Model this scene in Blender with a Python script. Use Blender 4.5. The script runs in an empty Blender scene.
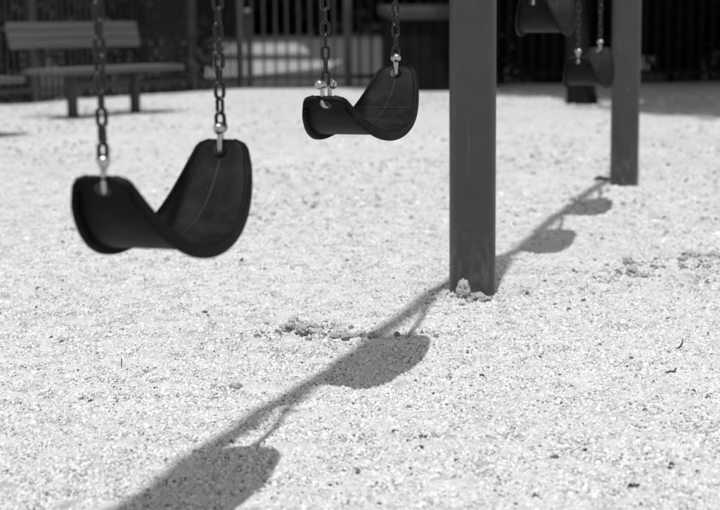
import bpy, bmesh, math, random
import numpy as np
from mathutils import Vector, Matrix, noise as mnoise

random.seed(7); np.random.seed(7)
SC = bpy.context.scene
COL = SC.collection
R = math.radians

# ------------------------------------------------------------------ camera, sky, sun, exposure
F_PX, Y_HOR, ROLL, CAM_H = 1536.0, 20.4, R(-0.544), 0.762      # focal length and horizon row in a 720 x 510 frame
PITCH = math.atan((255.0 - Y_HOR) / F_PX)
CAM_M = Matrix.Rotation(math.pi / 2 - PITCH, 3, 'X') @ Matrix.Rotation(ROLL, 3, 'Z')
CAM_C = Vector((0, 0, CAM_H))
cd = bpy.data.cameras.new('camera'); cam = bpy.data.objects.new('camera', cd); COL.objects.link(cam)
cam.matrix_world = Matrix.Translation(CAM_C) @ CAM_M.to_4x4()
cd.sensor_fit = 'HORIZONTAL'; cd.sensor_width = 36.0; cd.lens = F_PX / 720.0 * 36.0
cd.clip_start = 0.05; cd.clip_end = 2000
cd.dof.use_dof = True; cd.dof.focus_distance = 3.45; cd.dof.aperture_fstop = 4.5
SC.camera = cam

SUN_K = Vector((0.0545, 0.302))             # how far a shadow moves over the ground per metre of height
SUN_EL = math.atan(1 / SUN_K.length)
world = bpy.data.worlds.new('World'); SC.world = world; world.use_nodes = True
wn, wl = world.node_tree.nodes, world.node_tree.links
wn.clear()
sky = wn.new('ShaderNodeTexSky'); sky.sky_type = 'NISHITA'; sky.sun_disc = False
sky.sun_elevation = SUN_EL; sky.sun_rotation = math.atan2(-SUN_K.x, -SUN_K.y)
bw = wn.new('ShaderNodeRGBToBW'); bg = wn.new('ShaderNodeBackground'); wo = wn.new('ShaderNodeOutputWorld')
bg.inputs['Strength'].default_value = 0.135
wl.new(sky.outputs[0], bw.inputs[0]); wl.new(bw.outputs[0], bg.inputs[0]); wl.new(bg.outputs[0], wo.inputs[0])

sd = bpy.data.lights.new('sun', 'SUN'); sd.energy = 3.2; sd.angle = R(0.75); sd.color = (1, 1, 1)
sun = bpy.data.objects.new('sun', sd); COL.objects.link(sun)
sun.rotation_euler = Vector((SUN_K.x, SUN_K.y, -1)).to_track_quat('-Z', 'Y').to_euler()
sun.location = (-2, -6, 12)

SC.view_settings.view_transform = 'Standard'; SC.view_settings.look = 'None'
SC.view_settings.gamma = 1.0; SC.view_settings.use_curve_mapping = False
SC.view_settings.exposure = 0.38

# ------------------------------------------------------------------ pixel helpers (720 x 510 frame)
def ray(u, v):
    return CAM_M @ Vector(((u - 360) / F_PX, -(v - 255) / F_PX, -1))
def gp(u, v, z=0.0):                      # pixel -> point on the level at height z
    d = ray(u, v); return CAM_C + d * ((z - CAM_H) / d.z)
def at_depth(u, v, y):                    # pixel -> point at world distance y
    d = ray(u, v); return CAM_C + d * (y / d.y)

# ------------------------------------------------------------------ materials
def mat(name, col, rough=0.7, var=0.0, scale=8.0, bump=0.0, bscale=60.0, metal=0.0, col2=None, stretch=None, spec=0.5, rand=0.0):
    m = bpy.data.materials.new(name); m.use_nodes = True
    n, l = m.node_tree.nodes, m.node_tree.links
    b = n['Principled BSDF']; b.inputs['Roughness'].default_value = rough; b.inputs['Metallic'].default_value = metal
    b.inputs['Specular IOR Level'].default_value = spec
    b.inputs['Base Color'].default_value = (col, col, col, 1)
    tc = n.new('ShaderNodeTexCoord'); vec = tc.outputs['Object']
    if stretch:
        mp = n.new('ShaderNodeMapping'); mp.inputs['Scale'].default_value = stretch
        l.new(vec, mp.inputs[0]); vec = mp.outputs[0]
    if var or col2 is not None or rand:
        t = n.new('ShaderNodeTexNoise'); t.inputs['Scale'].default_value = scale; t.inputs['Detail'].default_value = 6
        l.new(vec, t.inputs['Vector'])
        r = n.new('ShaderNodeMapRange'); r.inputs['From Min'].default_value = 0.3; r.inputs['From Max'].default_value = 0.7
        lo, hi = (col * (1 - var), col * (1 + var)) if col2 is None else (col, col2)
        r.inputs['To Min'].default_value = lo; r.inputs['To Max'].default_value = hi
        l.new(t.outputs['Fac'], r.inputs['Value']); out = r.outputs[0]
        if rand:
            oi = n.new('ShaderNodeObjectInfo'); r2 = n.new('ShaderNodeMapRange')
            r2.inputs['To Min'].default_value = 1 - rand; r2.inputs['To Max'].default_value = 1 + rand
            l.new(oi.outputs['Random'], r2.inputs['Value'])
            mu = n.new('ShaderNodeMath'); mu.operation = 'MULTIPLY'
            l.new(out, mu.inputs[0]); l.new(r2.outputs[0], mu.inputs[1]); out = mu.outputs[0]
        l.new(out, b.inputs['Base Color'])
    if bump:
        t2 = n.new('ShaderNodeTexNoise'); t2.inputs['Scale'].default_value = bscale; t2.inputs['Detail'].default_value = 5
        l.new(vec, t2.inputs['Vector'])
        bp = n.new('ShaderNodeBump'); bp.inputs['Strength'].default_value = bump; bp.inputs['Distance'].default_value = 0.01
        l.new(t2.outputs['Fac'], bp.inputs['Height']); l.new(bp.outputs[0], b.inputs['Normal'])
    return m

def sand_material():
    m = bpy.data.materials.new('sand'); m.use_nodes = True
    n, l = m.node_tree.nodes, m.node_tree.links
    b = n['Principled BSDF']; b.inputs['Roughness'].default_value = 0.95; b.inputs['Specular IOR Level'].default_value = 0.15
    g = n.new('ShaderNodeNewGeometry'); pos = g.outputs['Position']
    def nz(scale, detail=4, rough=0.55):
        t = n.new('ShaderNodeTexNoise'); t.inputs['Scale'].default_value = scale
        t.inputs['Detail'].default_value = detail; t.inputs['Roughness'].default_value = rough
        l.new(pos, t.inputs['Vector']); return t.outputs['Fac']
    def mr(v, a, b_, c, d):
        r = n.new('ShaderNodeMapRange'); r.inputs['From Min'].default_value = a; r.inputs['From Max'].default_value = b_
        r.inputs['To Min'].default_value = c; r.inputs['To Max'].default_value = d; l.new(v, r.inputs['Value']); return r.outputs[0]
    def mul(a, c):
        q = n.new('ShaderNodeMath'); q.operation = 'MULTIPLY'; l.new(a, q.inputs[0]); l.new(c, q.inputs[1]); return q.outputs[0]
    base = mr(nz(0.8, 5), 0.3, 0.7, 0.51, 0.60)
    c = mul(base, mr(nz(14, 5), 0.3, 0.7, 0.90, 1.08))
    c = mul(c, mr(nz(170, 3), 0.3, 0.7, 0.78, 1.15))
    v = n.new('ShaderNodeTexVoronoi'); v.inputs['Scale'].default_value = 75; l.new(pos, v.inputs['Vector'])
    sp = mr(v.outputs['Distance'], 0.10, 0.22, 0.35, 1.0)                      # small dark specks, only in some cells
    sel = mr(nz(60, 2), 0.55, 0.60, 0.0, 1.0)
    mx = n.new('ShaderNodeMix'); mx.data_type = 'FLOAT'
    l.new(sel, mx.inputs[0]); mx.inputs[2].default_value = 1.0; l.new(sp, mx.inputs[3])
    c = mul(c, mx.outputs[0])
    sc2 = mr(nz(7, 6, 0.7), 0.60, 0.70, 1.0, 0.80)                               # damp scuffed patches
    c = mul(c, sc2)
    c = mul(c, mr(nz(9, 3, 0.6), 0.54, 0.66, 1.0, 0.72))                         # trampled marks
    c = mul(c, mr(nz(22, 3, 0.6), 0.56, 0.68, 1.0, 0.68))
    l.new(c, b.inputs['Base Color'])
    ad = n.new('ShaderNodeMath'); ad.operation = 'ADD'
    l.new(nz(140, 4, 0.6), ad.inputs[0]); l.new(mr(nz(35, 4), 0, 1, 0, 2.0), ad.inputs[1])
    bp = n.new('ShaderNodeBump'); bp.inputs['Strength'].default_value = 0.8; bp.inputs['Distance'].default_value = 0.008
    l.new(ad.outputs[0], bp.inputs['Height']); l.new(bp.outputs[0], b.inputs['Normal'])
    return m

def post_material():
    m = mat('painted_steel_post', 0.036, 0.42, 0.10, 9, 0.06, 120, spec=0.4)
    n, l = m.node_tree.nodes, m.node_tree.links; b = n['Principled BSDF']
    old = b.inputs['Base Color'].links[0].from_socket
    tc = n.new('ShaderNodeTexCoord'); sx = n.new('ShaderNodeSeparateXYZ'); l.new(tc.outputs['Object'], sx.inputs[0])
    def nz(scale, st):
        mp = n.new('ShaderNodeMapping'); mp.inputs['Scale'].default_value = st; l.new(tc.outputs['Object'], mp.inputs[0])
        t = n.new('ShaderNodeTexNoise'); t.inputs['Scale'].default_value = scale; t.inputs['Detail'].default_value = 5; l.new(mp.outputs[0], t.inputs['Vector']); return t.outputs['Fac']
    def mr(v, a, c, d, e):
        r = n.new('ShaderNodeMapRange'); r.inputs['From Min'].default_value = a; r.inputs['From Max'].default_value = c
        r.inputs['To Min'].default_value = d; r.inputs['To Max'].default_value = e; l.new(v, r.inputs['Value']); return r.outputs[0]
    def op(o, a, c):
        q = n.new('ShaderNodeMath'); q.operation = o; q.use_clamp = True; l.new(a, q.inputs[0]); l.new(c, q.inputs[1]); return q.outputs[0]
    dust = op('MULTIPLY', mr(sx.outputs['Z'], 0.0, 0.22, 0.22, 0.0), mr(nz(38, (1, 1, 0.6)), 0.45, 0.68, 0.0, 1.0))     # sand splashed up the foot
    chips = mr(nz(75, (1, 1, 0.5)), 0.70, 0.73, 0.0, 0.28)                                                              # chipped spots
    scr = mr(nz(30, (3, 3, 0.12)), 0.66, 0.72, 0.0, 0.10)                                                               # rubbed streaks
    f = op('ADD', op('ADD', dust, chips), scr)
    mx = n.new('ShaderNodeMix'); mx.data_type = 'FLOAT'; l.new(f, mx.inputs[0]); l.new(old, mx.inputs[2]); mx.inputs[3].default_value = 0.30
    l.new(mx.outputs[0], b.inputs['Base Color']); return m
def rubber_material():
    m = mat('black_rubber', 0.0040, 0.58, 0.35, 35, 0.14, 240, spec=0.09)
    n, l = m.node_tree.nodes, m.node_tree.links; b = n['Principled BSDF']
    old = b.inputs['Base Color'].links[0].from_socket
    tc = n.new('ShaderNodeTexCoord')
    def nz(scale, lo, hi, v):
        t = n.new('ShaderNodeTexNoise'); t.inputs['Scale'].default_value = scale; t.inputs['Detail'].default_value = 6; l.new(tc.outputs['Object'], t.inputs['Vector'])
        r = n.new('ShaderNodeMapRange'); r.inputs['From Min'].default_value = lo; r.inputs['From Max'].default_value = hi; r.inputs['To Max'].default_value = v
        l.new(t.outputs['Fac'], r.inputs['Value']); return r.outputs[0]
    ad = n.new('ShaderNodeMath'); l.new(nz(18, 0.5, 0.75, 0.05), ad.inputs[0]); l.new(nz(210, 0.66, 0.72, 0.10), ad.inputs[1])   # dust film and stuck grains
    mx = n.new('ShaderNodeMix'); mx.data_type = 'FLOAT'; l.new(ad.outputs[0], mx.inputs[0]); l.new(old, mx.inputs[2]); mx.inputs[3].default_value = 0.16
    l.new(mx.outputs[0], b.inputs['Base Color']); return m

M = {
 'sand': sand_material(),
 'grain': mat('sand_grain', 0.55, 0.95, 0.15, 300, rand=0.16, spec=0.15),
 'grain_mid': mat('sand_grain_mid', 0.34, 0.95, 0.2, 300, rand=0.35, spec=0.15),
 'grain_dark': mat('sand_grain_dark', 0.11, 0.9, 0.2, 300, rand=0.5, spec=0.2),
 'clod': mat('sand_clod', 0.50, 0.95, 0.6, 330, 1.0, 330, spec=0.1),
 'chip': mat('wood_chip', 0.045, 0.85, 0.5, 80, 0.6, 120),
 'leaf_dry': mat('dry_leaf', 0.05, 0.8, 0.4, 60, 0.4, 90),
 'post': post_material(),
 'rubber': rubber_material(),
 'seam': mat('moulding_line', 0.008, 0.6, 0.2, 60),
 'chain': mat('dark_chain_steel', 0.006, 0.30, 0.5, 120, 0.15, 300, spec=0.4),
 'cap': mat('bollard_cap', 0.12, 0.5),
 'zinc': mat('zinc_steel', 0.44, 0.32, 0.15, 150, 0.05, 200, metal=1.0),
 'bench': mat('bench_plank', 0.072, 0.6, 0.18, 4, 0.2, 40, stretch=(1, 12, 12)),
 'bench_leg': mat('bench_leg_steel', 0.032, 0.5, 0.15, 10),
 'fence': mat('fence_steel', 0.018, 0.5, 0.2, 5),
 'fence_shaded': mat('fence_steel_shaded', 0.007, 0.6, 0.2, 5, spec=0.15),  # same fence steel, with the deep tree shade darkened into its colour
 'fence_post': mat('fence_post_steel', 0.032, 0.5, 0.2, 5),
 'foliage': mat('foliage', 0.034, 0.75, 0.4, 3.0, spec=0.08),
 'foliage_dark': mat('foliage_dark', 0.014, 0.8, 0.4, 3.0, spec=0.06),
 'bark': mat('bark', 0.011, 0.95, 0.4, 14, 0.9, 30, stretch=(1, 1, 0.25), spec=0.05),
 'soil': mat('ground_soil', 0.022, 0.95, 0.4, 1.5, 0.5, 12),
 'sunlit_path': mat('sunlit_concrete', 0.22, 0.9, 0.12, 1.2, 0.2, 20),
 'box': mat('dark_box_board', 0.007, 0.8, 0.3, 6, 0.3, 30, spec=0.1),
 'lid': mat('box_lid', 0.022, 0.6, 0.2, 6),
}

# ------------------------------------------------------------------ mesh helpers
def tag(o, label=None, cat=None, group=None, kind=None):
    if label: o['label'] = label
    if cat: o['category'] = cat
    if group: o['group'] = group
    if kind: o['kind'] = kind
    return o
def empty(name, loc=(0, 0, 0), rz=0.0, parent=None):
    o = bpy.data.objects.new(name, None); COL.objects.link(o); o.location = loc; o.rotation_euler = (0, 0, rz)
    o.empty_display_size = 0.1
    if parent: o.parent = parent
    return o
def link(name, me, m=None, parent=None):
    o = bpy.data.objects.new(name, me); COL.objects.link(o)
    if m is not None and not me.materials: me.materials.append(m)
    if parent: o.parent = parent
    return o
def pydata(name, v, f, m, parent=None, smooth=None):
    me = bpy.data.meshes.new(name); me.from_pydata([tuple(p) for p in v], [], [tuple(q) for q in f]); me.update()
    if smooth is not None:
        me.polygons.foreach_set('use_smooth', [True] * len(me.polygons)); me.set_sharp_from_angle(angle=R(smooth))
    return link(name, me, m, parent)
def bm_obj(name, bm, m, parent=None, smooth=None):
    bmesh.ops.recalc_face_normals(bm, faces=bm.faces)
    me = bpy.data.meshes.new(name); bm.to_mesh(me); bm.free()
    if smooth is not None:
        me.polygons.foreach_set('use_smooth', [True] * len(me.polygons)); me.set_sharp_from_angle(angle=R(smooth))
    return link(name, me, m, parent)
def box(bm, c, s, mtx=None, bevel=0.0):
    r = bmesh.ops.create_cube(bm, size=1.0); vs = r['verts']
    for v in vs: v.co = Vector((v.co.x * s[0], v.co.y * s[1], v.co.z * s[2]))
    if bevel:
        es = list({e for v in vs for e in v.link_edges})
        rb = bmesh.ops.bevel(bm, geom=es, offset=bevel, segments=2, profile=0.7, affect='EDGES')
        vs = list({v for f in rb['faces'] for v in f.verts} | {v for v in vs if v.is_valid})
    T = Matrix.Translation(c) @ (mtx.to_4x4() if mtx else Matrix())
    for v in vs: v.co = T @ v.co
def sweep(pts, rad, seg=10, closed=False, cap=True):
    """tube through pts; rad is a number or a list"""
    n = len(pts); pts = [Vector(p) for p in pts]
    rad = [rad] * n if not hasattr(rad, '__len__') else rad
    V, Fc = [], []
    up = None
    for i in range(n):
        if closed: t = (pts[(i + 1) % n] - pts[i - 1]).normalized()
        else: t = (pts[min(i + 1, n - 1)] - pts[max(i - 1, 0)]).normalized()
        if up is None:
            up = t.orthogonal().normalized()
        up = (up - t * up.dot(t)).normalized(); sd_ = t.cross(up)
        for k in range(seg):
            a = 2 * math.pi * k / seg
            V.append(pts[i] + (up * math.cos(a) + sd_ * math.sin(a)) * rad[i])
    for i in range(n if closed else n - 1):
        for k in range(seg):
            a, b = i * seg + k, i * seg + (k + 1) % seg
            j = (i + 1) % n
            Fc.append((a, b, j * seg + (k + 1) % seg, j * seg + k))
    if not closed and cap:
        Fc.append(tuple(range(seg - 1, -1, -1))); Fc.append(tuple(range((n - 1) * seg, n * seg)))
    return V, Fc
def lathe(prof, seg=24):
    V, Fc = [], []
    for r, z in prof:
        for k in range(seg):
            a = 2 * math.pi * k / seg; V.append((r * math.cos(a), r * math.sin(a), z))
    for i in range(len(prof) - 1):
        for k in range(seg):
            k2 = (k + 1) % seg
            Fc.append((i * seg + k, i * seg + k2, (i + 1) * seg + k2, (i + 1) * seg + k))
    Fc.append(tuple(range(seg - 1, -1, -1))); Fc.append(tuple(range((len(prof) - 1) * seg, len(prof) * seg)))
    return V, Fc

# ------------------------------------------------------------------ layout of the swing line
P1 = gp(472.4, 292); P2 = gp(624.0, 184.2)
AX = (P2 - P1); BAY = AX.length; AX.normalize()
AX_ANG = math.atan2(AX.y, AX.x)
NRM = Vector((AX.y, -AX.x, 0))           # square to the beam, towards the camera's side
POST_R = 0.065; BEAM_Z = 2.58; BEAM_R = 0.025
P0 = P1 - AX * BAY
def on_beam_plane(u, v):
    d = ray(u, v); t = (P1 - CAM_C).dot(NRM) / d.dot(NRM); Q = CAM_C + d * t
    return (Q - P1).dot(AX), Q.z

# ------------------------------------------------------------------ ground
def vnoise(x, y, s, seed):
    x = x * s + seed * 17.3; y = y * s - seed * 9.1
    xi = np.floor(x).astype(np.int64); yi = np.floor(y).astype(np.int64); fx = x - xi; fy = y - yi
    def hsh(a, b):
        h = (a * 374761393 + b * 668265263 + seed * 144665) & 0xffffffff
        h = ((h ^ (h >> 13)) * 1274126177) & 0xffffffff
        return ((h ^ (h >> 16)) & 0xffff) / 65535.0
    ux = fx * fx * (3 - 2 * fx); uy = fy * fy * (3 - 2 * fy)
    a = hsh(xi, yi) * (1 - ux) + hsh(xi + 1, yi) * ux
    b = hsh(xi, yi + 1) * (1 - ux) + hsh(xi + 1, yi + 1) * ux
    return (a * (1 - uy) + b * uy) * 2 - 1
RID = gp(705, 272); PILE = gp(300, 328); PILE2 = gp(385, 328); HUMP = gp(640, 283)
def gauss(x, y, p, rx, ry): return np.exp(-((x - p.x) / rx) ** 2 - ((y - p.y) / ry) ** 2)
def sand_height(x, y):
    x = np.asarray(x, float); y = np.asarray(y, float)
    d = np.hypot(x, y)
    fade = np.clip((26 - d) / 6, 0, 1)
    h = 0.010 * vnoise(x, y, 0.9, 1) + 0.006 * vnoise(x, y, 2.7, 2)
    for t, dz, rr in ((-2.2, .034, .62), (-1.0, .022, .42), (1.0, .052, .42), (1.95, .022, .40)):   # hollows scuffed by feet under the swings
        c = P1 + AX * (t + 0.15); h *= 1 - 0.7 * gauss(x, y, c, 0.5, 0.6); h -= dz * gauss(x, y, c, rr, rr * 1.2)
    h -= 0.010 * gauss(x, y, P1 - AX * 0.5, 1.0, 1.0)
    near = np.clip((12 - d) / 5, 0, 1)
    h += near * (0.0056 * vnoise(x, y, 8, 3) + 0.0042 * vnoise(x, y, 21, 4) + 0.0027 * vnoise(x, y, 50, 5))
    rough = 0.5 + 0.5 * vnoise(x, y, 26, 6) + 0.4 * vnoise(x, y, 60, 7)
    h += gauss(x, y, RID, 0.26, 0.16) * (0.022 + 0.026 * rough)
    h += gauss(x, y, HUMP, 0.30, 0.10) * (0.004 + 0.010 * rough)
    h += gauss(x, y, PILE, 0.10, 0.13) * (0.005 + 0.022 * rough)
    h += gauss(x, y, PILE2, 0.13, 0.06) * (0.002 + 0.010 * rough)
    for P, a in ((P0, 0.02), (P1, 0.010), (P2, 0.008)):
        k = gauss(x, y, P, 0.22, 0.22); h *= 1 - k; h -= 0.011 * k                    # level where the posts were set
        h += gauss(x, y, P - AX * 0.05 - NRM * 0.05, 0.13, 0.13) * (a * 0.5 + 0.8 * a * rough)
    return h * fade
def sz(x, y): return float(sand_height(np.array([x]), np.array([y]))[0])

def axis_coords(lo, hi, step, far_lo, far_hi, g=1.10):
    c = list(np.arange(lo, hi, step)); s = step; p = c[0]; left = []
    while p > far_lo: s *= g; p -= s; left.append(max(p, far_lo))
    s = step; p = c[-1]; right = []
    while p < far_hi: s *= g; p += s; right.append(min(p, far_hi))
    return np.array(left[::-1] + c + right)
def grid_mesh(name, xs, ys, hf):
    X, Y = np.meshgrid(xs, ys); Z = hf(X, Y)
    nx, ny = len(xs), len(ys)
    co = np.stack([X.ravel(), Y.ravel(), Z.ravel()], 1).astype(np.float32)
    i = np.arange(nx * ny).reshape(ny, nx)
    q = np.stack([i[:-1, :-1].ravel(), i[:-1, 1:].ravel(), i[1:, 1:].ravel(), i[1:, :-1].ravel()], 1).astype(np.int32)
    me = bpy.data.meshes.new(name); me.vertices.add(len(co)); me.vertices.foreach_set('co', co.ravel())
    me.loops.add(q.size); me.loops.foreach_set('vertex_index', q.ravel())
    me.polygons.add(len(q)); me.polygons.foreach_set('loop_start', np.arange(0, q.size, 4, dtype=np.int32))
    me.polygons.foreach_set('use_smooth', np.ones(len(q), bool)); me.update(); me.validate()
    return me

# the fence line: a left run that comes forward, a corner, and a right run square to the view
FC = gp(241, 88.5); FL = gp(0, 105.0); FR = gp(720, 82.0)
FLD = (FL - FC).normalized(); FRD = (FR - FC).normalized()
F_LEFT_END = FC + FLD * 9.0; F_RIGHT_END = FC + FRD * 12.0

gm = grid_mesh('ground', axis_coords(-20, 20, 2.0, -600, 600, 1.3), axis_coords(-10, 60, 2.0, -300, 1500, 1.3), lambda x, y: 0 * x - 0.06)
tag(link('ground', gm, M['soil']), kind='structure')

# sand bed: one fine sheet whose far rim is pulled onto the fence line
xs = axis_coords(-1.5, 2.3, 0.0115, -9.5, 13.0, 1.06); ys = axis_coords(2.0, 6.3, 0.0125, -6.0, 24.0, 1.045)
sm = grid_mesh('sand_bed', xs, ys, sand_height)
co = np.zeros(len(sm.vertices) * 3, np.float32); sm.vertices.foreach_get('co', co); co = co.reshape(-1, 3)
for D, sgn in ((FLD, -1), (FRD, 1)):
    n2 = np.array([-D.y, D.x]) * sgn                                   # points away from the playground
    dist = (co[:, 0] - FC.x) * n2[0] + (co[:, 1] - FC.y) * n2[1] - 0.10
    side = ((co[:, 0] - FC.x) < 0) if sgn < 0 else ((co[:, 0] - FC.x) >= 0)
    over = np.where(side & (dist > 0), dist, 0)
    co[:, 0] -= over * n2[0]; co[:, 1] -= over * n2[1]
    co[:, 2] -= np.minimum(over, 1) * 0.12
sm.vertices.foreach_set('co', co.ravel()); sm.update()
tag(link('sand_bed', sm, M['sand']), kind='structure')

# pale walkway slabs beyond the fence, shaped as the sunlit patches between tree shadows
def slab(name, pts, z, m):
    v = [(p.x, p.y, z) for p in pts] + [(p.x, p.y, z - 0.08) for p in pts]; n = len(pts)
    f = [tuple(range(n))] + [(i + n, (i + 1) % n + n, (i + 1) % n, i) for i in range(n)]
    return tag(pydata(name, v, f, m), kind='structure')
zz = -0.045
slab('sunlit_path', [gp(203, 80, zz), gp(332, 67, zz), gp(342, 61, zz), gp(203, 61, zz)], zz, M['sunlit_path'])
slab('sunlit_road', [gp(205, 54.5, zz), gp(310, 53, zz), gp(300, 43.5, zz), gp(205, 44.5, zz)], zz, M['sunlit_path'])

# ------------------------------------------------------------------ gravel on the sand (uncountable): geometry nodes
def gravel():
    gx = np.arange(-4.6, 5.0, 0.06); gy = np.arange(1.9, 16.6, 0.06)
    me = grid_mesh('gravel', gx, gy, sand_height)
    co = np.zeros(len(me.vertices) * 3, np.float32); me.vertices.foreach_get('co', co); co = co.reshape(-1, 3)
    dens = np.clip((0.245 * co[:, 1] + 0.45 - np.abs(co[:, 0])) / 0.15, 0, 1) * np.minimum(1.0, (3.2 / co[:, 1]) ** 1.7)
    dens *= np.clip((8.8 - co[:, 1]) / 2.5, 0, 1)
    far = np.clip((0.245 * co[:, 1] + 0.45 - np.abs(co[:, 0])) / 0.3, 0, 1) * np.clip((co[:, 1] - 4.5) / 2, 0, 1) * np.clip(0.6 + 1.3 * vnoise(co[:, 0], co[:, 1], 1.3, 15) + vnoise(co[:, 0], co[:, 1], 4, 16), 0, 2)
    a = me.attributes.new('far', 'FLOAT', 'POINT'); a.data.foreach_set('value', far.astype(np.float32))
    a = me.attributes.new('dens', 'FLOAT', 'POINT'); a.data.foreach_set('value', dens.astype(np.float32))
    patch = np.clip(0.8 + 0.35 * vnoise(co[:, 0], co[:, 1], 2.2, 11) + 0.35 * vnoise(co[:, 0], co[:, 1], 6.0, 12), 0.25, 1.6)
    for P, rx, ry, k in ((RID, .28, .17, 8.0), (PILE, .08, .10, 6.0), (PILE2, .12, .06, 4.0), (HUMP, .25, .1, 3.0), (P1, .15, .17, 4.0)):
        patch += k * gauss(co[:, 0], co[:, 1], P, rx, ry)
    heap = sum(k * gauss(co[:, 0], co[:, 1], P, rx, ry) for P, rx, ry, k in ((RID, .22, .13, 1.0), (PILE, .055, .07, .9), (PILE2, .09, .04, .35), (HUMP, .2, .06, .2), (P1 - NRM * 0.06 - AX * .05, .09, .09, .5)))
    a = me.attributes.new('heap', 'FLOAT', 'POINT'); a.data.foreach_set('value', heap.astype(np.float32))
    a = me.attributes.new('patch', 'FLOAT', 'POINT'); a.data.foreach_set('value', (dens * patch).astype(np.float32))
    o = link('gravel', me, M['grain']); tag(o, 'loose pale sand grains strewn over the playground sand', 'gravel', kind='stuff')
    ng = bpy.data.node_groups.new('gravel_scatter', 'GeometryNodeTree')
    ng.interface.new_socket('Geometry', in_out='INPUT', socket_type='NodeSocketGeometry')
    ng.interface.new_socket('Geometry', in_out='OUTPUT', socket_type='NodeSocketGeometry')
    N, L = ng.nodes, ng.links
    gi = N.new('NodeGroupInput'); go = N.new('NodeGroupOutput'); jn = N.new('GeometryNodeJoinGeometry')
    def layer(attr, density, rmin, rmax, m, seed, sub=1, flat=0.65):
        na = N.new('GeometryNodeInputNamedAttribute'); na.data_type = 'FLOAT'; na.inputs['Name'].default_value = attr
        mu = N.new('ShaderNodeMath'); mu.operation = 'MULTIPLY'; mu.inputs[1].default_value = density
        L.new(na.outputs[0], mu.inputs[0])
        dp = N.new('GeometryNodeDistributePointsOnFaces'); dp.distribute_method = 'RANDOM'
        dp.inputs['Seed'].default_value = seed
        L.new(gi.outputs[0], dp.inputs['Mesh']); L.new(mu.outputs[0], dp.inputs['Density'])
        ico = N.new('GeometryNodeMeshIcoSphere'); ico.inputs['Radius'].default_value = 1.0; ico.inputs['Subdivisions'].default_value = sub
        nt = N.new('ShaderNodeTexNoise'); nt.inputs['Scale'].default_value = 1.1; nt.noise_dimensions = '4D'; nt.inputs['W'].default_value = seed * 3.7
        vs = N.new('ShaderNodeVectorMath'); vs.operation = 'SUBTRACT'; vs.inputs[1].default_value = (0.5, 0.5, 0.5)
        vm = N.new('ShaderNodeVectorMath'); vm.operation = 'SCALE'; vm.inputs['Scale'].default_value = 1.5
        L.new(nt.outputs['Color'], vs.inputs[0]); L.new(vs.outputs[0], vm.inputs[0])
        sp = N.new('GeometryNodeSetPosition'); L.new(ico.outputs[0], sp.inputs[0]); L.new(vm.outputs[0], sp.inputs['Offset'])
        sm_ = N.new('GeometryNodeSetMaterial'); sm_.inputs['Material'].default_value = m; L.new(sp.outputs[0], sm_.inputs[0])
        rr = N.new('FunctionNodeRandomValue'); rr.data_type = 'FLOAT_VECTOR'; rr.inputs['Max'].default_value = (6.28, 6.28, 6.28); rr.inputs['Seed'].default_value = seed + 1
        rs = N.new('FunctionNodeRandomValue'); rs.data_type = 'FLOAT'; rs.inputs[2].default_value = 0; rs.inputs[3].default_value = 1; rs.inputs['Seed'].default_value = seed + 2
        pw = N.new('ShaderNodeMath'); pw.operation = 'POWER'; pw.inputs[1].default_value = 2.2; L.new(rs.outputs[1], pw.inputs[0])
        mr_ = N.new('ShaderNodeMapRange'); mr_.inputs['To Min'].default_value = rmin; mr_.inputs['To Max'].default_value = rmax
        L.new(pw.outputs[0], mr_.inputs['Value'])
        rv = N.new('FunctionNodeRandomValue'); rv.data_type = 'FLOAT_VECTOR'; rv.inputs['Min'].default_value = (0.7, 0.7, flat); rv.inputs['Max'].default_value = (1.4, 1.1, 1.0); rv.inputs['Seed'].default_value = seed + 3
        sv = N.new('ShaderNodeVectorMath'); sv.operation = 'SCALE'; L.new(rv.outputs[0], sv.inputs[0]); L.new(mr_.outputs[0], sv.inputs['Scale'])
        ip = N.new('GeometryNodeInstanceOnPoints')
        L.new(dp.outputs['Points'], ip.inputs['Points']); L.new(sm_.outputs[0], ip.inputs['Instance'])
        L.new(rr.outputs[0], ip.inputs['Rotation']); L.new(sv.outputs[0], ip.inputs['Scale'])
        L.new(ip.outputs[0], jn.inputs[0])
    layer('dens', 36000, 0.0014, 0.0037, M['grain'], 10)
    layer('dens', 9000, 0.0026, 0.0056, M['grain'], 15, 2)
    layer('patch', 4600, 0.0016, 0.0046, M['grain_mid'], 20)
    layer('patch', 1300, 0.0026, 0.0070, M['grain'], 30, 2)
    layer('patch', 2300, 0.0012, 0.0036, M['grain_dark'], 40)
    layer('patch', 60, 0.003, 0.0075, M['grain_dark'], 50, 2)
    layer('heap', 2600, 0.003, 0.011, M['clod'], 90, 2)
    layer('far', 110, 0.004, 0.015, M['grain_mid'], 60, 2)
    layer('far', 18, 0.004, 0.012, M['grain_dark'], 70, 2)
    layer('far', 220, 0.004, 0.014, M['grain'], 80, 2)
    L.new(jn.outputs[0], go.inputs[0])
    md = o.modifiers.new('scatter', 'NODES'); md.node_group = ng
gravel()

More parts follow.
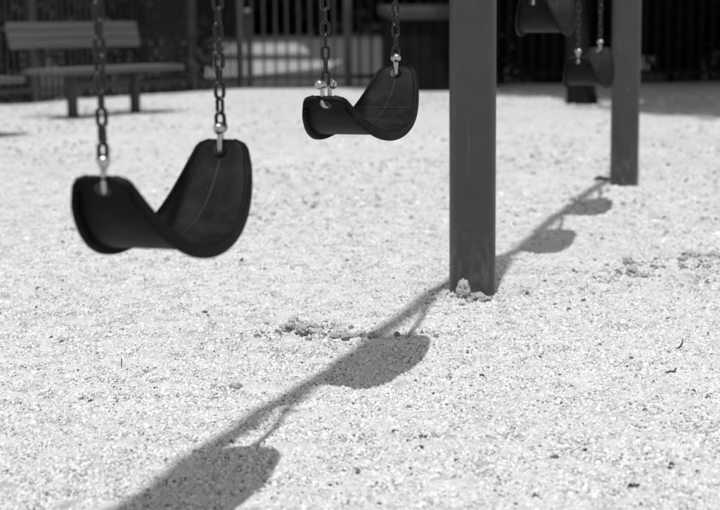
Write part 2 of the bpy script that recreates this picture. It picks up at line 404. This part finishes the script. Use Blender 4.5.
# ------------------------------------------------------------------ swing frame
frame = empty('swing_set', (P1.x, P1.y, 0), AX_ANG)
tag(frame, 'grey painted steel swing frame with thick round posts standing in sand', 'swing set')
V, Fc = lathe([(POST_R, -0.25), (POST_R, BEAM_Z + 0.03), (POST_R - 0.006, BEAM_Z + 0.05), (0.02, BEAM_Z + 0.058)], 48)
post0 = pydata('post', V, Fc, M['post'], frame, 40)
for k in (-1, 1):
    o = post0.copy(); COL.objects.link(o); o.parent = frame; o.location = (k * BAY, 0, 0); o.rotation_euler.z = k * 1.3
BZ = BEAM_Z - 0.06
V, Fc = sweep([(-BAY - 0.1, 0, BZ), (0, 0, BZ), (BAY + 0.1, 0, BZ)], BEAM_R, 24)
pydata('beam', V, Fc, M['post'], frame, 40)
for k in (-1, 0, 1):
    V, Fc = lathe([(POST_R + 0.002, BZ - 0.09), (POST_R + 0.009, BZ - 0.085), (POST_R + 0.009, BZ + 0.055), (POST_R + 0.002, BZ + 0.06)], 32)
    o = pydata('collar', V, Fc, M['fence_post'], frame, 40); o.location.x = k * BAY

# ------------------------------------------------------------------ swings
LINK_L, LINK_W, WIRE = 0.0320, 0.0206, 0.0034
def link_mesh():
    pts = []; r = LINK_W / 2 - WIRE; hl = LINK_L / 2 - WIRE - r
    for k in range(9):
        a = math.pi * k / 8; pts.append((r * math.cos(a), 0, hl + r * math.sin(a)))
    for k in range(9):
        a = math.pi + math.pi * k / 8; pts.append((r * math.cos(a), 0, -hl + r * math.sin(a)))
    V, Fc = sweep(pts, WIRE, 8, closed=True); return V, Fc
LV, LF = link_mesh(); PITCH_L = LINK_L - 2 * WIRE - 0.0005
LINK_ME = bpy.data.meshes.new('link'); LINK_ME.from_pydata([tuple(v) for v in LV], [], LF)
LINK_ME.polygons.foreach_set('use_smooth', [True] * len(LINK_ME.polygons)); LINK_ME.materials.append(M['chain'])

# shackle: a bow that hooks the seat, a pin across its top with domed heads
def shackle_meshes():
    r, hl = 0.0085, 0.024; pts = [(r, 0, hl), (r, 0, hl * 0.5)]
    for k in range(9):
        a = -math.pi * k / 8; pts.append((r * math.cos(a), 0, r * math.sin(a)))
    pts += [(-r, 0, hl * 0.5), (-r, 0, hl)]
    V, Fc = sweep(pts, 0.0037, 10)
    for s in (1, -1):                                  # round eyes that carry the pin
        V2, F2 = lathe([(0.0062, -0.0035), (0.0068, -0.002), (0.0068, 0.002), (0.0062, 0.0035)], 18)
        b0 = len(V); V += [Vector((s * r + z, x, hl + 0.003 + y)) for x, y, z in V2]; Fc += [tuple(b0 + i for i in q) for q in F2]
    bow = bpy.data.meshes.new('shackle'); bow.from_pydata([tuple(v) for v in V], [], Fc)
    prof = [(0.0035, -0.0215), (0.0058, -0.0205), (0.0076, -0.0175), (0.0080, -0.0150), (0.0076, -0.0125), (0.0036, -0.0122),
            (0.0036, 0.0122), (0.0080, 0.0125), (0.0083, 0.0155), (0.0070, 0.0190), (0.0045, 0.0210)]
    V2, F2 = lathe(prof, 18)
    pin = bpy.data.meshes.new('pin'); pin.from_pydata([(z, x, y) for x, y, z in V2], [], F2)
    for me in (bow, pin):
        me.transform(Matrix.Scale(1.22, 4))
        bm = bmesh.new(); bm.from_mesh(me); bmesh.ops.recalc_face_normals(bm, faces=bm.faces); bm.to_mesh(me); bm.free()
        me.polygons.foreach_set('use_smooth', [True] * len(me.polygons)); me.set_sharp_from_angle(angle=R(50)); me.materials.append(M['zinc'])
    return bow, pin, (hl + 0.003) * 1.22
BOW_ME, PIN_ME, PIN_Z = shackle_meshes()

BELT_W, TIP_W, THK = 0.170, 0.084, 0.009
HOLE_IN = 0.020                                        # hole centre to the end of the belt
def belt_curve(sep, sag, n=400):
    """centre line of the hanging belt: holes sep apart, bottom sag below them"""
    x = np.linspace(-sep / 2, sep / 2, n); u = np.abs(x) / (sep / 2)
    z = sag * (0.62 * u ** 2 + 0.38 * u ** 4 - 1)      # flat-bottomed U
    s = np.concatenate([[0], np.cumsum(np.hypot(np.diff(x), np.diff(z)))]); s = s - s[-1] / 2
    sl = (z[-1] - z[-2]) / (x[-1] - x[-2]); ext = HOLE_IN / math.hypot(1, sl)
    s = np.concatenate([[s[0] - HOLE_IN], s, [s[-1] + HOLE_IN]])
    x = np.concatenate([[x[0] - ext], x, [x[-1] + ext]]); z = np.concatenate([[ext * sl], z, [ext * sl]])
    return s, x, z, 2 * s[-1]
def belt_width(u):                                     # u = -1..1 along the belt
    a = np.abs(u); w = TIP_W + (BELT_W - TIP_W) * np.clip(1 - a ** 2.2, 0, 1) ** 0.95
    e = np.clip((a - 0.955) / 0.045, 0, 1)             # rounded ends
    return w * np.sqrt(np.clip(1 - (e * 0.80) ** 2.4, 0, 1))

def make_swing(near, far, label, pin_rot, seedv, sag=0.110, crossed=False):
    (t0, z0), (t1, z1) = near, far
    sep = math.hypot(t1 - t0, 0); mid = (t0 + t1) / 2; zc = (z0 + z1) / 2; tilt = math.atan2(z1 - z0, t1 - t0)
    s, x, z, BELT_L = belt_curve(sep, sag)
    base = P1 + AX * mid
    root = empty('swing', (base.x, base.y, zc - sag), AX_ANG)
    tag(root, label, 'swing', 'belt swings hanging in a row')
    rnd = random.Random(seedv)
    ct, st = math.cos(tilt), math.sin(tilt)
    def cl(sv):
        X = np.interp(sv, s, x); Z = np.interp(sv, s, z); e = 0.002
        dx = np.interp(sv + e, s, x) - np.interp(sv - e, s, x); dz = np.interp(sv + e, s, z) - np.interp(sv - e, s, z)
        q = math.hypot(dx, dz) or 1; tx, tz = dx / q, dz / q
        P = Vector((X * ct - Z * st, 0, X * st + Z * ct + sag)); T = Vector((tx * ct - tz * st, 0, tx * st + tz * ct))
        return P, T, Vector((-T.z, 0, T.x))            # point, tangent, normal into the U
    # belt body with a lip along both edges on its underside
    NS = 72; V = []; Fc = []
    half = BELT_L / 2 - 0.001
    for i in range(NS + 1):
        u = -math.cos(math.pi * i / NS) if False else -1 + 2 * i / NS
        u = math.copysign(abs(u) ** 0.8, u)
        P, T, Nn = cl(u * half); w = float(belt_width(np.array(u))) / 2
        lip = 0.0165 * min(1.0, (1 - abs(u)) / 0.22 + 0.30); lw = min(0.0075, w * 0.3); t = THK / 2
        gr = min(0.0105, w * 0.32)
        sec = [(-w, t - .002), (-w + .002, t), (-w + gr - .003, t), (-w + gr - .001, t - .0022), (-w + gr + .002, t - .0008), (-w * 0.5, t - .0010), (0, t - .0012),
               (w * 0.5, t - .0010), (w - gr - .002, t - .0008), (w - gr + .001, t - .0022), (w - gr + .003, t), (w - .002, t), (w, t - .002),
               (w, -lip + .002), (w - .002, -lip), (w - lw + .0015, -lip), (w - lw, -lip + .002), (w - lw - .003, -t), (0, -t), (-w + lw + .003, -t),
               (-w + lw, -lip + .002), (-w + lw - .0015, -lip), (-w + .002, -lip), (-w, -lip + .002)]
        sway = 0.0
        for a, b in sec: V.append(P + Vector((0, -1, 0)) * a + Nn * b)
    ns = len(sec)
    for i in range(NS):
        for k in range(ns):
            k2 = (k + 1) % ns; Fc.append((i * ns + k, (i + 1) * ns + k, (i + 1) * ns + k2, i * ns + k2))
    Fc.append(tuple(range(ns))); Fc.append(tuple(range((NS + 1) * ns - 1, NS * ns - 1, -1)))
    seat = pydata('seat', V, Fc, M['rubber'], root, 40)
    bm = bmesh.new(); bm.from_mesh(seat.data); bmesh.ops.recalc_face_normals(bm, faces=bm.faces); bm.to_mesh(seat.data); bm.free()
    # stiffening ribs behind the lip, too fine to count
    bm = bmesh.new(); nr = 58
    for i in range(nr):
        u = -0.90 + 1.80 * i / (nr - 1); P, T, Nn = cl(u * half); w = float(belt_width(np.array(u))) / 2
        B = Matrix((T, Vector((0, -1, 0)), Nn)).transposed()
        for sgn in (-1, 1): box(bm, P + Vector((0, -1, 0)) * (sgn * (w - 0.0092)) + Nn * (-0.0088), (0.0050, 0.0040, 0.0110), B)
    tag(bm_obj('underside_rib', bm, M['rubber'], seat), kind='stuff')
    # raised moulding line on the inside
    pts = []
    for i in range(40):
        u = -0.86 + 1.72 * i / 39; P, T, Nn = cl(u * half); off = 0.003 * math.sin(u * 2.0)
        pts.append(P + Vector((0, -1, 0)) * off + Nn * (THK / 2 - 0.0006))
    V, Fc = sweep(pts, 0.0009, 6); pydata('moulding_line', V, Fc, M['seam'], seat, 60)
    if crossed:
        P, T, Nn = cl(0.52 * half); w = float(belt_width(np.array(0.52))) / 2
        V, Fc = sweep([P + Vector((0, -1, 0)) * (a * w) + Nn * (THK / 2 - 0.0008) for a in (-0.9, -0.5, 0, 0.5, 0.9)], 0.0009, 6); pydata('moulding_line', V, Fc, M['seam'], seat, 60)
    # eyelets, shackles and chains
    for e, sgn in enumerate((-1, 1)):
        P, T, Nn = cl(sgn * (BELT_L / 2 - HOLE_IN))
        V, Fc = lathe([(0.0085, -THK / 2 - .0012), (0.0128, -THK / 2 - .0010), (0.0128, THK / 2 + .0010), (0.0085, THK / 2 + .0012)], 18)
        B = Matrix((T, Vector((0, -1, 0)), Nn)).transposed()
        pydata('eyelet', [P + B @ Vector(v) for v in V], Fc, M['chain'], seat, 40)
        sh = link('shackle', BOW_ME, None, root); rz = pin_rot[e]
        top = P + Vector((0, 0, 0.004)); sh.location = top; sh.rotation_euler = (0, 0, rz)
        pn = link('pin', PIN_ME, None, sh); pn.location = (0, 0, PIN_Z)
        # chain: the lowest links single, the rest up to the beam joined
        zb = top.z + PIN_Z + 0.0036 + LINK_L / 2 - WIRE * 2
        ztop = BZ - BEAM_R - 0.02 - (zc - sag)
        n = int((ztop - zb) / PITCH_L) + 1; ph = rnd.uniform(.35, .75) + rz
        bmV, bmF = [], []; singles = []
        tw = rnd.uniform(-0.035, 0.035)
        for i in range(n):
            zi = zb + i * PITCH_L; ang = ph + (math.pi / 2) * (i % 2 == 0) + tw * i + rnd.uniform(-.32, .32)
            tl = rnd.uniform(-.05, .05)
            if i < 26: singles.append((zi, ang, tl))
            else:
                Mx = Matrix.Translation((top.x, top.y, zi)) @ Matrix.Rotation(ang, 4, 'Z') @ Matrix.Rotation(tl, 4, 'Y')
                b0 = len(bmV); bmV += [Mx @ v for v in LV]; bmF += [tuple(b0 + j for j in q) for q in LF]
        ch = pydata('chain', bmV, bmF, M['chain'], root, 60)
        for zi, ang, tl in singles:
            lk = link('link', LINK_ME, None, ch); lk.location = (top.x, top.y, zi); lk.rotation_euler = (0, tl, ang)
        # clevis hanger under the beam
        zt = zb + (n - 1) * PITCH_L + LINK_L / 2
        V, Fc = sweep([(top.x, 0, zt - 0.006), (top.x, 0, BZ - (zc - sag) - BEAM_R + 0.004)], 0.009, 12); pydata('hanger', V, Fc, M['chain'], root, 40)
    return root

s1 = (on_beam_plane(104, 187), on_beam_plane(221, 150))
s2 = (on_beam_plane(326, 103), on_beam_plane(396, 74))
s4 = (on_beam_plane(578, 61), on_beam_plane(600, 51))
n3 = on_beam_plane(533, 2); s3 = (n3, (n3[0] + 0.44, n3[1] + 0.03))
make_swing(*s1, 'black rubber belt swing hung lowest of the row, at the end away from both posts', (0.50, 0.25), 1, 0.120)
make_swing(*s2, 'black belt swing between the lowest swing and the post with clods at its foot', (-0.45, 0.40), 2, 0.092, True)
make_swing(*s3, 'black belt swing hung highest of the four in the row', (0.35, 0.3), 3)
make_swing(*s4, 'black belt swing hanging beside a post, in front of the dark tree trunk', (0.35, 0.3), 4)

# ------------------------------------------------------------------ benches
BA = gp(73, 118); BB = gp(135.5, 113); BD = (BB - BA).normalized(); BC = (BA + BB) / 2
LEG = (BB - BA).length / 2
def make_bench(centre, label):
    ang = math.atan2(BD.y, BD.x)
    root = empty('park_bench', (centre.x, centre.y, 0), ang); tag(root, label, 'bench', 'benches along the fence')
    # local x along the bench, -y towards the front
    Ln = 1.46; SEAT_Z = 0.40; OX = 0.03
    seat = empty('seat', (0, 0, 0), 0, root)
    for k in range(3):
        bm = bmesh.new(); box(bm, (OX, -0.165 + k * 0.137, SEAT_Z - 0.02), (Ln, 0.131, 0.045), None, 0.006); bm_obj('plank', bm, M['bench'], seat, 40)
    back = empty('backrest', (0, 0, 0), 0, root); ta = R(-14); Rt = Matrix.Rotation(ta, 3, 'X')
    for k in range(3):
        bm = bmesh.new(); q = Vector((0.0, 0.275, SEAT_Z + 0.155)) + Rt @ Vector((0, 0, 0.042 + k * 0.071)); box(bm, q, (1.50, 0.04, 0.067), Rt, 0.005)
        bm_obj('plank', bm, M['bench'], back, 40)
    for s in (-1, 1):
        bm = bmesh.new()
        box(bm, (s * LEG, 0, (SEAT_Z - 0.045) / 2 - 0.05), (0.065, 0.065, SEAT_Z + 0.055 - 0.05), None, 0.006)
        bm_obj('leg', bm, M['bench_leg'], root, 40)
        bm = bmesh.new()
        box(bm, (s * LEG, 0.05, SEAT_Z - 0.058), (0.06, 0.48, 0.03), None, 0.004)
        q = Vector((s * LEG, 0.275, SEAT_Z - 0.05)); box(bm, q + Rt @ Vector((0, 0.037, 0.21)), (0.055, 0.03, 0.42), Rt, 0.004)
        bm_obj('bracket', bm, M['bench_leg'], root, 40)
    bm = bmesh.new(); box(bm, (0, 0.0, 0.27), (2 * LEG - 0.068, 0.03, 0.04), None, 0.004); bm_obj('stretcher', bm, M['bench_leg'], root, 40)
    return root
make_bench(BC, 'grey slatted park bench whose back and both legs show, before the picket fence')
BF = Vector((BD.y, -BD.x, 0))
e2 = gp(25, 77, 0.40); make_bench(Vector((e2.x, e2.y, 0)) - BD * 0.76 - BF * 0.23, 'grey park bench of which only the seat end shows beside the other bench')

# ------------------------------------------------------------------ fences
def picket_mesh(h, w, m):
    bm = bmesh.new(); box(bm, (0, 0, h / 2), (w, w, h)); me = bpy.data.meshes.new('picket'); bm.to_mesh(me); bm.free(); me.materials.append(m); return me
def make_fence(A, D, length, step, label, h=1.75, w=0.022, post_at=(), name='picket_fence', start=0.06, m=None):
    m = m or M['fence']
    root = empty(name, (A.x, A.y, -0.03), math.atan2(D.y, D.x)); tag(root, label, 'fence')
    me = picket_mesh(h, w, m); x = start
    while x < length:
        if all(abs(x - p) > 0.06 for p in post_at):
            o = link('picket', me, None, root); o.location = (x, random.uniform(-.002, .002), 0.05); o.rotation_euler.y = random.gauss(0, 0.003)
        x += step
    for z in (0.12, h - 0.2):
        bm = bmesh.new(); box(bm, (length / 2, 0.026, z + 0.03), (length, 0.028, 0.045)); bm_obj('rail', bm, m, root)
    for p in post_at:
        bm = bmesh.new(); box(bm, (p, 0.0, h / 2 + 0.02), (0.085, 0.085, h + 0.14), None, 0.006); bm_obj('post', bm, M['fence_post'] if m is M['fence'] or p == 0 else m, root, 40)
    return root
def span(A, D, u, v):                     # distance along a run at which a pixel column meets it
    d = ray(u, v); n = Vector((-D.y, D.x, 0)); t = (A - CAM_C).dot(n) / d.dot(n); return (CAM_C + d * t - A).dot(D)
make_fence(FC, FLD, 8.6, 0.085, 'close-set dark picket fence running behind the benches', post_at=(span(FC, FLD, 192, 60), 3.3, 5.7, 8.5))
g1 = span(FC, FRD, 348, 60)
make_fence(FC, FRD, g1 - 0.05, 0.135, 'wide-set dark railing with the bright walkway showing between its bars', h=1.7, w=0.026, post_at=(0.0,), start=0.135)
PF = FC + FRD * g1
make_fence(PF, FRD, 8.2, 0.135, 'dark railing standing in deep tree shade past the pale grey fence post', h=1.7, w=0.026, post_at=(0.0, 2.6, 5.2, 7.8), start=0.135, m=M['fence_shaded'])
# thin bollard with a bright round cap just behind the railing
q = gp(246, 84); V, Fc = lathe([(0.03, -0.1), (0.03, 0.88), (0.022, 0.90)], 14)
bo = empty('bollard', (q.x, q.y + 0.5, -0.06)); tag(bo, 'thin dark bollard with a small bright round cap behind the railing', 'bollard')
pydata('post', V, Fc, M['fence'], bo, 40)
V, Fc = lathe([(0.012, 0.89), (0.036, 0.905), (0.045, 0.935), (0.036, 0.965), (0.012, 0.98)], 14); pydata('cap', V, Fc, M['cap'], bo, 60)

# ------------------------------------------------------------------ storage box in front of the railing
q0 = gp(388, 92); q1 = gp(480, 90.5)
bw_ = (q1 - q0).length; bc = (q0 + q1) / 2
bx = empty('storage_box', (bc.x, bc.y + 0.33, -0.02), math.atan2(q1.y - q0.y, q1.x - q0.x) + 0.05)
tag(bx, 'low dark boarded storage box with a grey lid before the railing', 'storage box')
bm = bmesh.new(); box(bm, (0, 0, 0.40), (bw_ - 0.05, 0.60, 0.80)); bm_obj('body', bm, M['box'], bx)
nb = 7
for k in range(nb):
    w = bw_ / nb; bm = bmesh.new(); box(bm, (-bw_ / 2 + w * (k + .5), -0.315, 0.40), (w - 0.012, 0.028, 0.80), None, 0.003); bm_obj('board', bm, M['box'], bx)
bm = bmesh.new(); box(bm, (0, -0.01, 0.865), (bw_ + 0.06, 0.76, 0.10), Matrix.Rotation(R(5), 3, 'X'), 0.01); bm_obj('lid', bm, M['lid'], bx, 40)

# ------------------------------------------------------------------ trees and shrubs
def leaves(centres, normals_seed, size, aspect=0.55):
    c = np.asarray(centres, float); n = len(c); rg = np.random.RandomState(normals_seed)
    a = rg.normal(size=(n, 3)); a /= np.linalg.norm(a, axis=1)[:, None]
    b = rg.normal(size=(n, 3)); b = np.cross(a, b); b /= np.linalg.norm(b, axis=1)[:, None]
    s = (size * rg.uniform(0.6, 1.4, n))[:, None]
    mid = c + np.cross(a, b) * s * 0.12
    V = np.stack([c - a * s * .5, mid + b * s * aspect * .5, c + a * s * .5, mid - b * s * aspect * .5], 1).reshape(-1, 3)
    Fi = np.arange(4 * n).reshape(n, 4); return V, Fi
def leaf_obj(name, V, Fi, m, parent):
    me = bpy.data.meshes.new(name); me.vertices.add(len(V)); me.vertices.foreach_set('co', V.astype(np.float32).ravel())
    me.loops.add(Fi.size); me.loops.foreach_set('vertex_index', Fi.astype(np.int32).ravel())
    me.polygons.add(len(Fi)); me.polygons.foreach_set('loop_start', np.arange(0, Fi.size, 4, dtype=np.int32)); me.update(); me.validate()
    return link(name, me, m, parent)
def clump_points(seed, clumps, n, spread):
    rg = np.random.RandomState(seed); idx = rg.randint(0, len(clumps), n); c = np.asarray(clumps)[idx]
    v = rg.normal(size=(n, 3)); v /= np.linalg.norm(v, axis=1)[:, None]
    return c + v * (rg.uniform(0, 1, n) ** 0.5)[:, None] * spread
def make_shrub(p, w, d, h, label, seed, m, n=11000, size=0.095):
    rg = np.random.RandomState(seed)
    root = empty('shrub', (p.x, p.y, -0.06)); tag(root, label, 'shrub', 'shaded shrubs behind the railing' if 'black' in label else 'shrubs behind the close-set fence')
    cl = [(rg.uniform(-w / 2, w / 2), rg.uniform(-d / 2, d / 2), h * (0.06 + 0.94 * rg.uniform(0, 1) ** 0.9)) for _ in range(46)]
    V, Fi = leaves(clump_points(seed, cl, n, np.array([.36, .30, .34])), seed + 1, size); V[:, 2] = np.maximum(V[:, 2], 0.02)
    leaf_obj('foliage', V, Fi, m, root)
    for k in range(4):
        x0, y0 = rg.uniform(-w / 4, w / 4), rg.uniform(-d / 5, d / 5)
        pts = [(x0, y0, -0.1), (x0 * 1.3, y0, h * .35), (x0 * 1.8 + rg.uniform(-.1, .1), y0 * 1.5, h * .85)]
        Vs, Fs = sweep(pts, [0.028, 0.02, 0.008], 6); pydata('stem', Vs, Fs, M['bark'], root, 60)
    return root
LB = FLD; LN = Vector((LB.y, -LB.x, 0)); LN = LN if LN.y > 0 else -LN
for k in range(6):
    c = FC + LB * (0.75 + 1.45 * k) + LN * (0.9 + 0.1 * (k % 2))
    make_shrub(c, 1.7, 1.0, 2.5 + 0.3 * ((k * 7) % 3), 'leafy grey-green shrub pressed behind the close-set picket fence', 40 + k, M['foliage'])
for k in range(6):
    c = FC + FRD * (4.2 + 1.45 * k) + Vector((0, 1.0 + 0.15 * (k % 2), 0))
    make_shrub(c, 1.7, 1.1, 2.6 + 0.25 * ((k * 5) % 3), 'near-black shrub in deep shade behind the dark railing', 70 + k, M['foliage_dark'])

for k in range(6):
    c = FC + FRD * (3.45 + 1.45 * k) + Vector((0, 2.1 + 0.2 * (k % 2), 0))
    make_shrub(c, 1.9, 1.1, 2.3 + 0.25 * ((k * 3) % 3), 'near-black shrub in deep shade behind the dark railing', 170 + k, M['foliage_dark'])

def make_tree(p, h, tr, cr, cz, label, seed, m, n=7000, size=0.16, group=None, ry=None, rz_=None, off=(0, 0)):
    rg = np.random.RandomState(seed); root = empty('tree', (p.x, p.y, 0)); tag(root, label, 'tree', group)
    ry = ry or cr; rz_ = rz_ or cr * 0.7
    pts, rad = [], []
    for i in range(9):
        f = i / 8; pts.append((0.12 * math.sin(f * 3 + seed), 0.1 * math.sin(f * 2.3 + seed * 2), -0.15 + f * (cz + 0.15)))
        rad.append(tr * (1 - 0.55 * f) * (1 + 0.55 * math.exp(-f * 22)))
    V, Fc = sweep(pts, rad, 16); V = [v + Vector((v.x - 0, v.y - 0, 0)) * 0.12 * mnoise.noise(Vector((v.x * 9, v.y * 9, v.z * 2))) for v in V]
    trunk = pydata('trunk', V, Fc, M['bark'], root, 60)
    cl = []
    for i in range(9):
        a = i * 2.4 + seed; e = rg.uniform(0.15, 0.9); q = Vector((math.cos(a) * cr * .75 + off[0], math.sin(a) * ry * .75 + off[1], cz + rz_ * (e - .4)))
        s0 = Vector(pts[5 + i % 4])
        Vb, Fb = sweep([s0, s0.lerp(q, .5) + Vector((0, 0, .15)), q], [tr * .35, tr * .2, tr * .07], 7); pydata('limb', Vb, Fb, M['bark'], trunk, 60)
    while len(cl) < 70:
        v = rg.uniform(-1, 1, 3)
        if (v ** 2).sum() < 1: cl.append((v[0] * cr + off[0], v[1] * ry + off[1], cz + rz_ * .3 + v[2] * rz_))
    V, Fi = leaves(clump_points(seed, cl, n, np.array([cr, ry, rz_]) * .27), seed + 5, size, .6)
    leaf_obj('crown', V, Fi, m, root); return root
tp = gp(582, 105)
make_tree(tp, 6, 0.108, 2.2, 3.9, 'slender dark tree whose trunk rises from the sand behind a swing', 3, M['foliage_dark'], 17000, 0.17, None, 2.1, 1.3, (1.15, 1.45))
for k, (x, y, cr) in enumerate(((2.5, 18.9, 3.1), (4.75, 12.5, 3.0), (5.9, 16.6, 3.2), (8.6, 19.6, 3.3), (5.3, 20.8, 3.0))):
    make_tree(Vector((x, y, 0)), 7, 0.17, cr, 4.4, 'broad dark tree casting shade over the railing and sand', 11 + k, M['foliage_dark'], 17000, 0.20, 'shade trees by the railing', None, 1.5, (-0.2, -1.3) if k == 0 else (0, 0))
for k in range(7):
    make_tree(Vector((-12 + 3.2 * k + 0.8 * math.sin(k * 5), 76 + 2 * math.sin(k * 3), 0)), 9, 0.3, 2.6, 3.6, 'distant dark tree beyond the bright walkway', 31 + k, M['foliage_dark'], 6000, 0.6, 'far trees beyond the walkway', None, 3.4)
rg = np.random.RandomState(99)                          # the wood behind them reads as one mass
cl = [(rg.uniform(-45, 60), rg.uniform(86, 98), 9.5 * rg.uniform(0, 1) ** 1.3) for _ in range(1900)]
V, Fi = leaves(clump_points(99, cl, 90000, np.array([1.9, 1.6, 1.5])), 101, 0.9, .7); V[:, 2] = np.maximum(V[:, 2], -0.05)
tag(leaf_obj('distant_wood', V, Fi, M['foliage_dark'], None), 'dark mass of woodland closing off the view', 'woodland', kind='stuff')

# ------------------------------------------------------------------ clods, chips and leaves on the sand
def lump_mesh(seed, r, sx, sy, s_z, sub=3, amp=0.45, fr=1.6):
    bm = bmesh.new(); bmesh.ops.create_icosphere(bm, subdivisions=sub, radius=1.0)
    for v in bm.verts:
        q = v.co.normalized(); d = 1 + amp * mnoise.noise(q * fr + Vector((seed * 3.1, 0, seed))) + amp * .6 * mnoise.noise(q * fr * 3.2 + Vector((0, seed * 1.7, 0))) + amp * .55 * mnoise.noise(q * fr * 7.5 + Vector((seed, 2, 0)))
        v.co = Vector((q.x * sx, q.y * sy, q.z * s_z)) * (d * r)
    return bm
def clod(u, v, r, sx, sy, s_z, seed, label, m='clod', lift=0.5, fixed=None):
    p = fixed or gp(u, v); o = bm_obj('sand_clod', lump_mesh(seed, r, sx, sy, s_z, 4 if r > .015 else 3), M[m], None, 70)
    o.location = (p.x, p.y, sz(p.x, p.y) + r * s_z * lift); o.rotation_euler.z = seed
    tag(o, label, 'clod'); return o
pc = P1 - NRM * 0 + Vector((-0.032, -0.078, 0))
clod(0, 0, 0.021, 1.0, 0.8, 1.25, 5, 'knobbly upright sand clod leaning on the foot of a post', fixed=pc, lift=0.75)
clod(0, 0, 0.026, 1.5, 0.9, 0.45, 2, 'low wide sand clod next to the upright clod at the post', fixed=P1 + Vector((0.012, -0.082, 0)), lift=0.3)
for i, (u, v, r) in enumerate(((293, 319, .010), (302, 321, .008), (312, 324, .009), (290, 327, .012), (303, 330, .013), (318, 330, .008), (334, 332, .007), (344, 331, .009), (352, 330, .007), (360, 329, .009), (372, 330, .008), (283, 324, .007),
        (236, 378, .010), (628, 266, .013), (632, 279, .012), (642, 282, .010), (668, 265, .009), (690, 268, .016), (703, 264, .018), (713, 270, .020), (700, 276, .012), (716, 262, .016), (682, 273, .010), (470, 300, .010), (481, 298, .009), (462, 303, .008))):
    near = 'small sand clod in the scuffed heap between the shadows' if i < 12 else ('small sand clod lying alone on the smooth sand' if i == 12 else ('sand clod in the rough turned-up ridge of sand' if i < 23 else 'small sand clod crumbled off in front of the post with the upright clod'))
    o = clod(u, v, r * (1.35 if i < 12 else 1.25 if 12 < i < 23 else 1.0), 1.3, 1.0, .8, 20 + i, near, lift=.35); o['group'] = near
chip_me = []
for i in range(4):
    bm = lump_mesh(90 + i, 1.0, 1.0, .45 + .1 * i, .38, 2, .6, 2.0); me = bpy.data.meshes.new('wood_chip'); bmesh.ops.recalc_face_normals(bm, faces=bm.faces); bm.to_mesh(me); bm.free(); me.materials.append(M['chip']); chip_me.append(me)
chips = [(125, 279, 5), (62, 291, 5), (36, 307, 5), (110, 328, 4), (82, 387, 6), (90, 390, 5), (118, 391, 5), (112, 388, 4), (155, 380, 5), (195, 283, 4), (40, 331, 4), (31, 343, 4), (80, 354, 4), (135, 338, 3),
         (245, 347, 4), (310, 300, 4), (330, 296, 3), (266, 290, 3), (505, 308, 4), (545, 347, 4), (466, 342, 3), (565, 343, 4), (560, 372, 4), (585, 443, 4), (540, 438, 4), (570, 421, 3), (455, 400, 3), (490, 398, 3), (602, 418, 3), (525, 330, 3),
         (150, 458, 4), (140, 478, 4), (60, 455, 4), (30, 478, 5), (330, 470, 4), (410, 455, 4), (380, 490, 5), (670, 463, 4), (700, 440, 4), (500, 488, 4), (222, 492, 7), (232, 428, 5), (415, 330, 4)]
for i, (u, v, r) in enumerate(chips):
    p = gp(u, v); o = link('wood_chip', chip_me[i % 4]); o.location = (p.x, p.y, sz(p.x, p.y) + r * .00030)
    o.scale = [r * .001 * random.uniform(.8, 1.2)] * 3; o.rotation_euler = (random.uniform(-.3, .3), random.uniform(-.3, .3), random.uniform(-1, 1))
    tag(o, 'tiny dark wood chip lying on the pale sand', 'wood chip', 'wood chips strewn on the sand')
def twig(pix, r, label):
    P = [gp(u, v) for u, v in pix]; P = [Vector((p.x, p.y, sz(p.x, p.y) + r * 1.2 + 0.004 * (i % 2))) for i, p in enumerate(P)]
    c = P[0].copy(); V, Fc = sweep([p - c for p in P], [r * (1 - .4 * i / len(P)) for i in range(len(P))], 7)
    o = pydata('twig', V, Fc, M['chip'], None, 60); o.location = c; tag(o, label, 'twig'); return o
twig([(677, 349), (680, 348.5), (682, 345), (682.5, 341)], 0.0022, 'bent dark twig with one end sticking up from the sand')
twig([(666, 372), (670, 372.5), (674, 371), (676, 369.5)], 0.0022, 'short straight dark twig below the bent twig on the sand')
twig([(144, 274), (144.6, 280), (145.4, 286)], 0.0010, 'hair-thin curved twig under the lowest swing')
twig([(121.5, 354), (121, 360), (121.6, 363)], 0.0012, 'hair-thin upright stalk standing in the sand')
def leaf_bit(u, v, r, seed, label):
    rg = random.Random(seed); p = gp(u, v); n = 14; V = [(0, 0, .004)]; Fc = []
    for k in range(n):
        a = 2 * math.pi * k / n; q = r * (.45 + .55 * abs(math.sin(a * 1.5 + seed)) * rg.uniform(.7, 1.2)); V.append((q * math.cos(a), q * .8 * math.sin(a), rg.uniform(0, .009)))
    for k in range(n): Fc.append((0, 1 + k, 1 + (k + 1) % n))
    b0 = len(V); V += [(x, y, z - .0012) for x, y, z in V]; Fc += [tuple(b0 + i for i in reversed(q)) for q in Fc]
    Fc += [(1 + k, b0 + 1 + k, b0 + 1 + (k + 1) % n, 1 + (k + 1) % n) for k in range(n)]
    o = pydata('dry_leaf', V, Fc, M['leaf_dry'], None, 40); o.location = (p.x, p.y, sz(p.x, p.y) + .003); tag(o, label, 'leaf')
leaf_bit(634, 479, 0.0115, 1, 'crumpled dark dry leaf alone on the open sand')
o = clod(601, 179.5, 0.024, 1.35, .9, .55, 77, 'dark flat stone beside the foot of a post where the long shadow ends', 'chip'); o.name = 'stone'; o['category'] = 'stone'; o.rotation_euler.z = 0
leaf_bit(672, 462, 0.006, 4, 'small torn dark leaf scrap up the sand from the crumpled leaf')
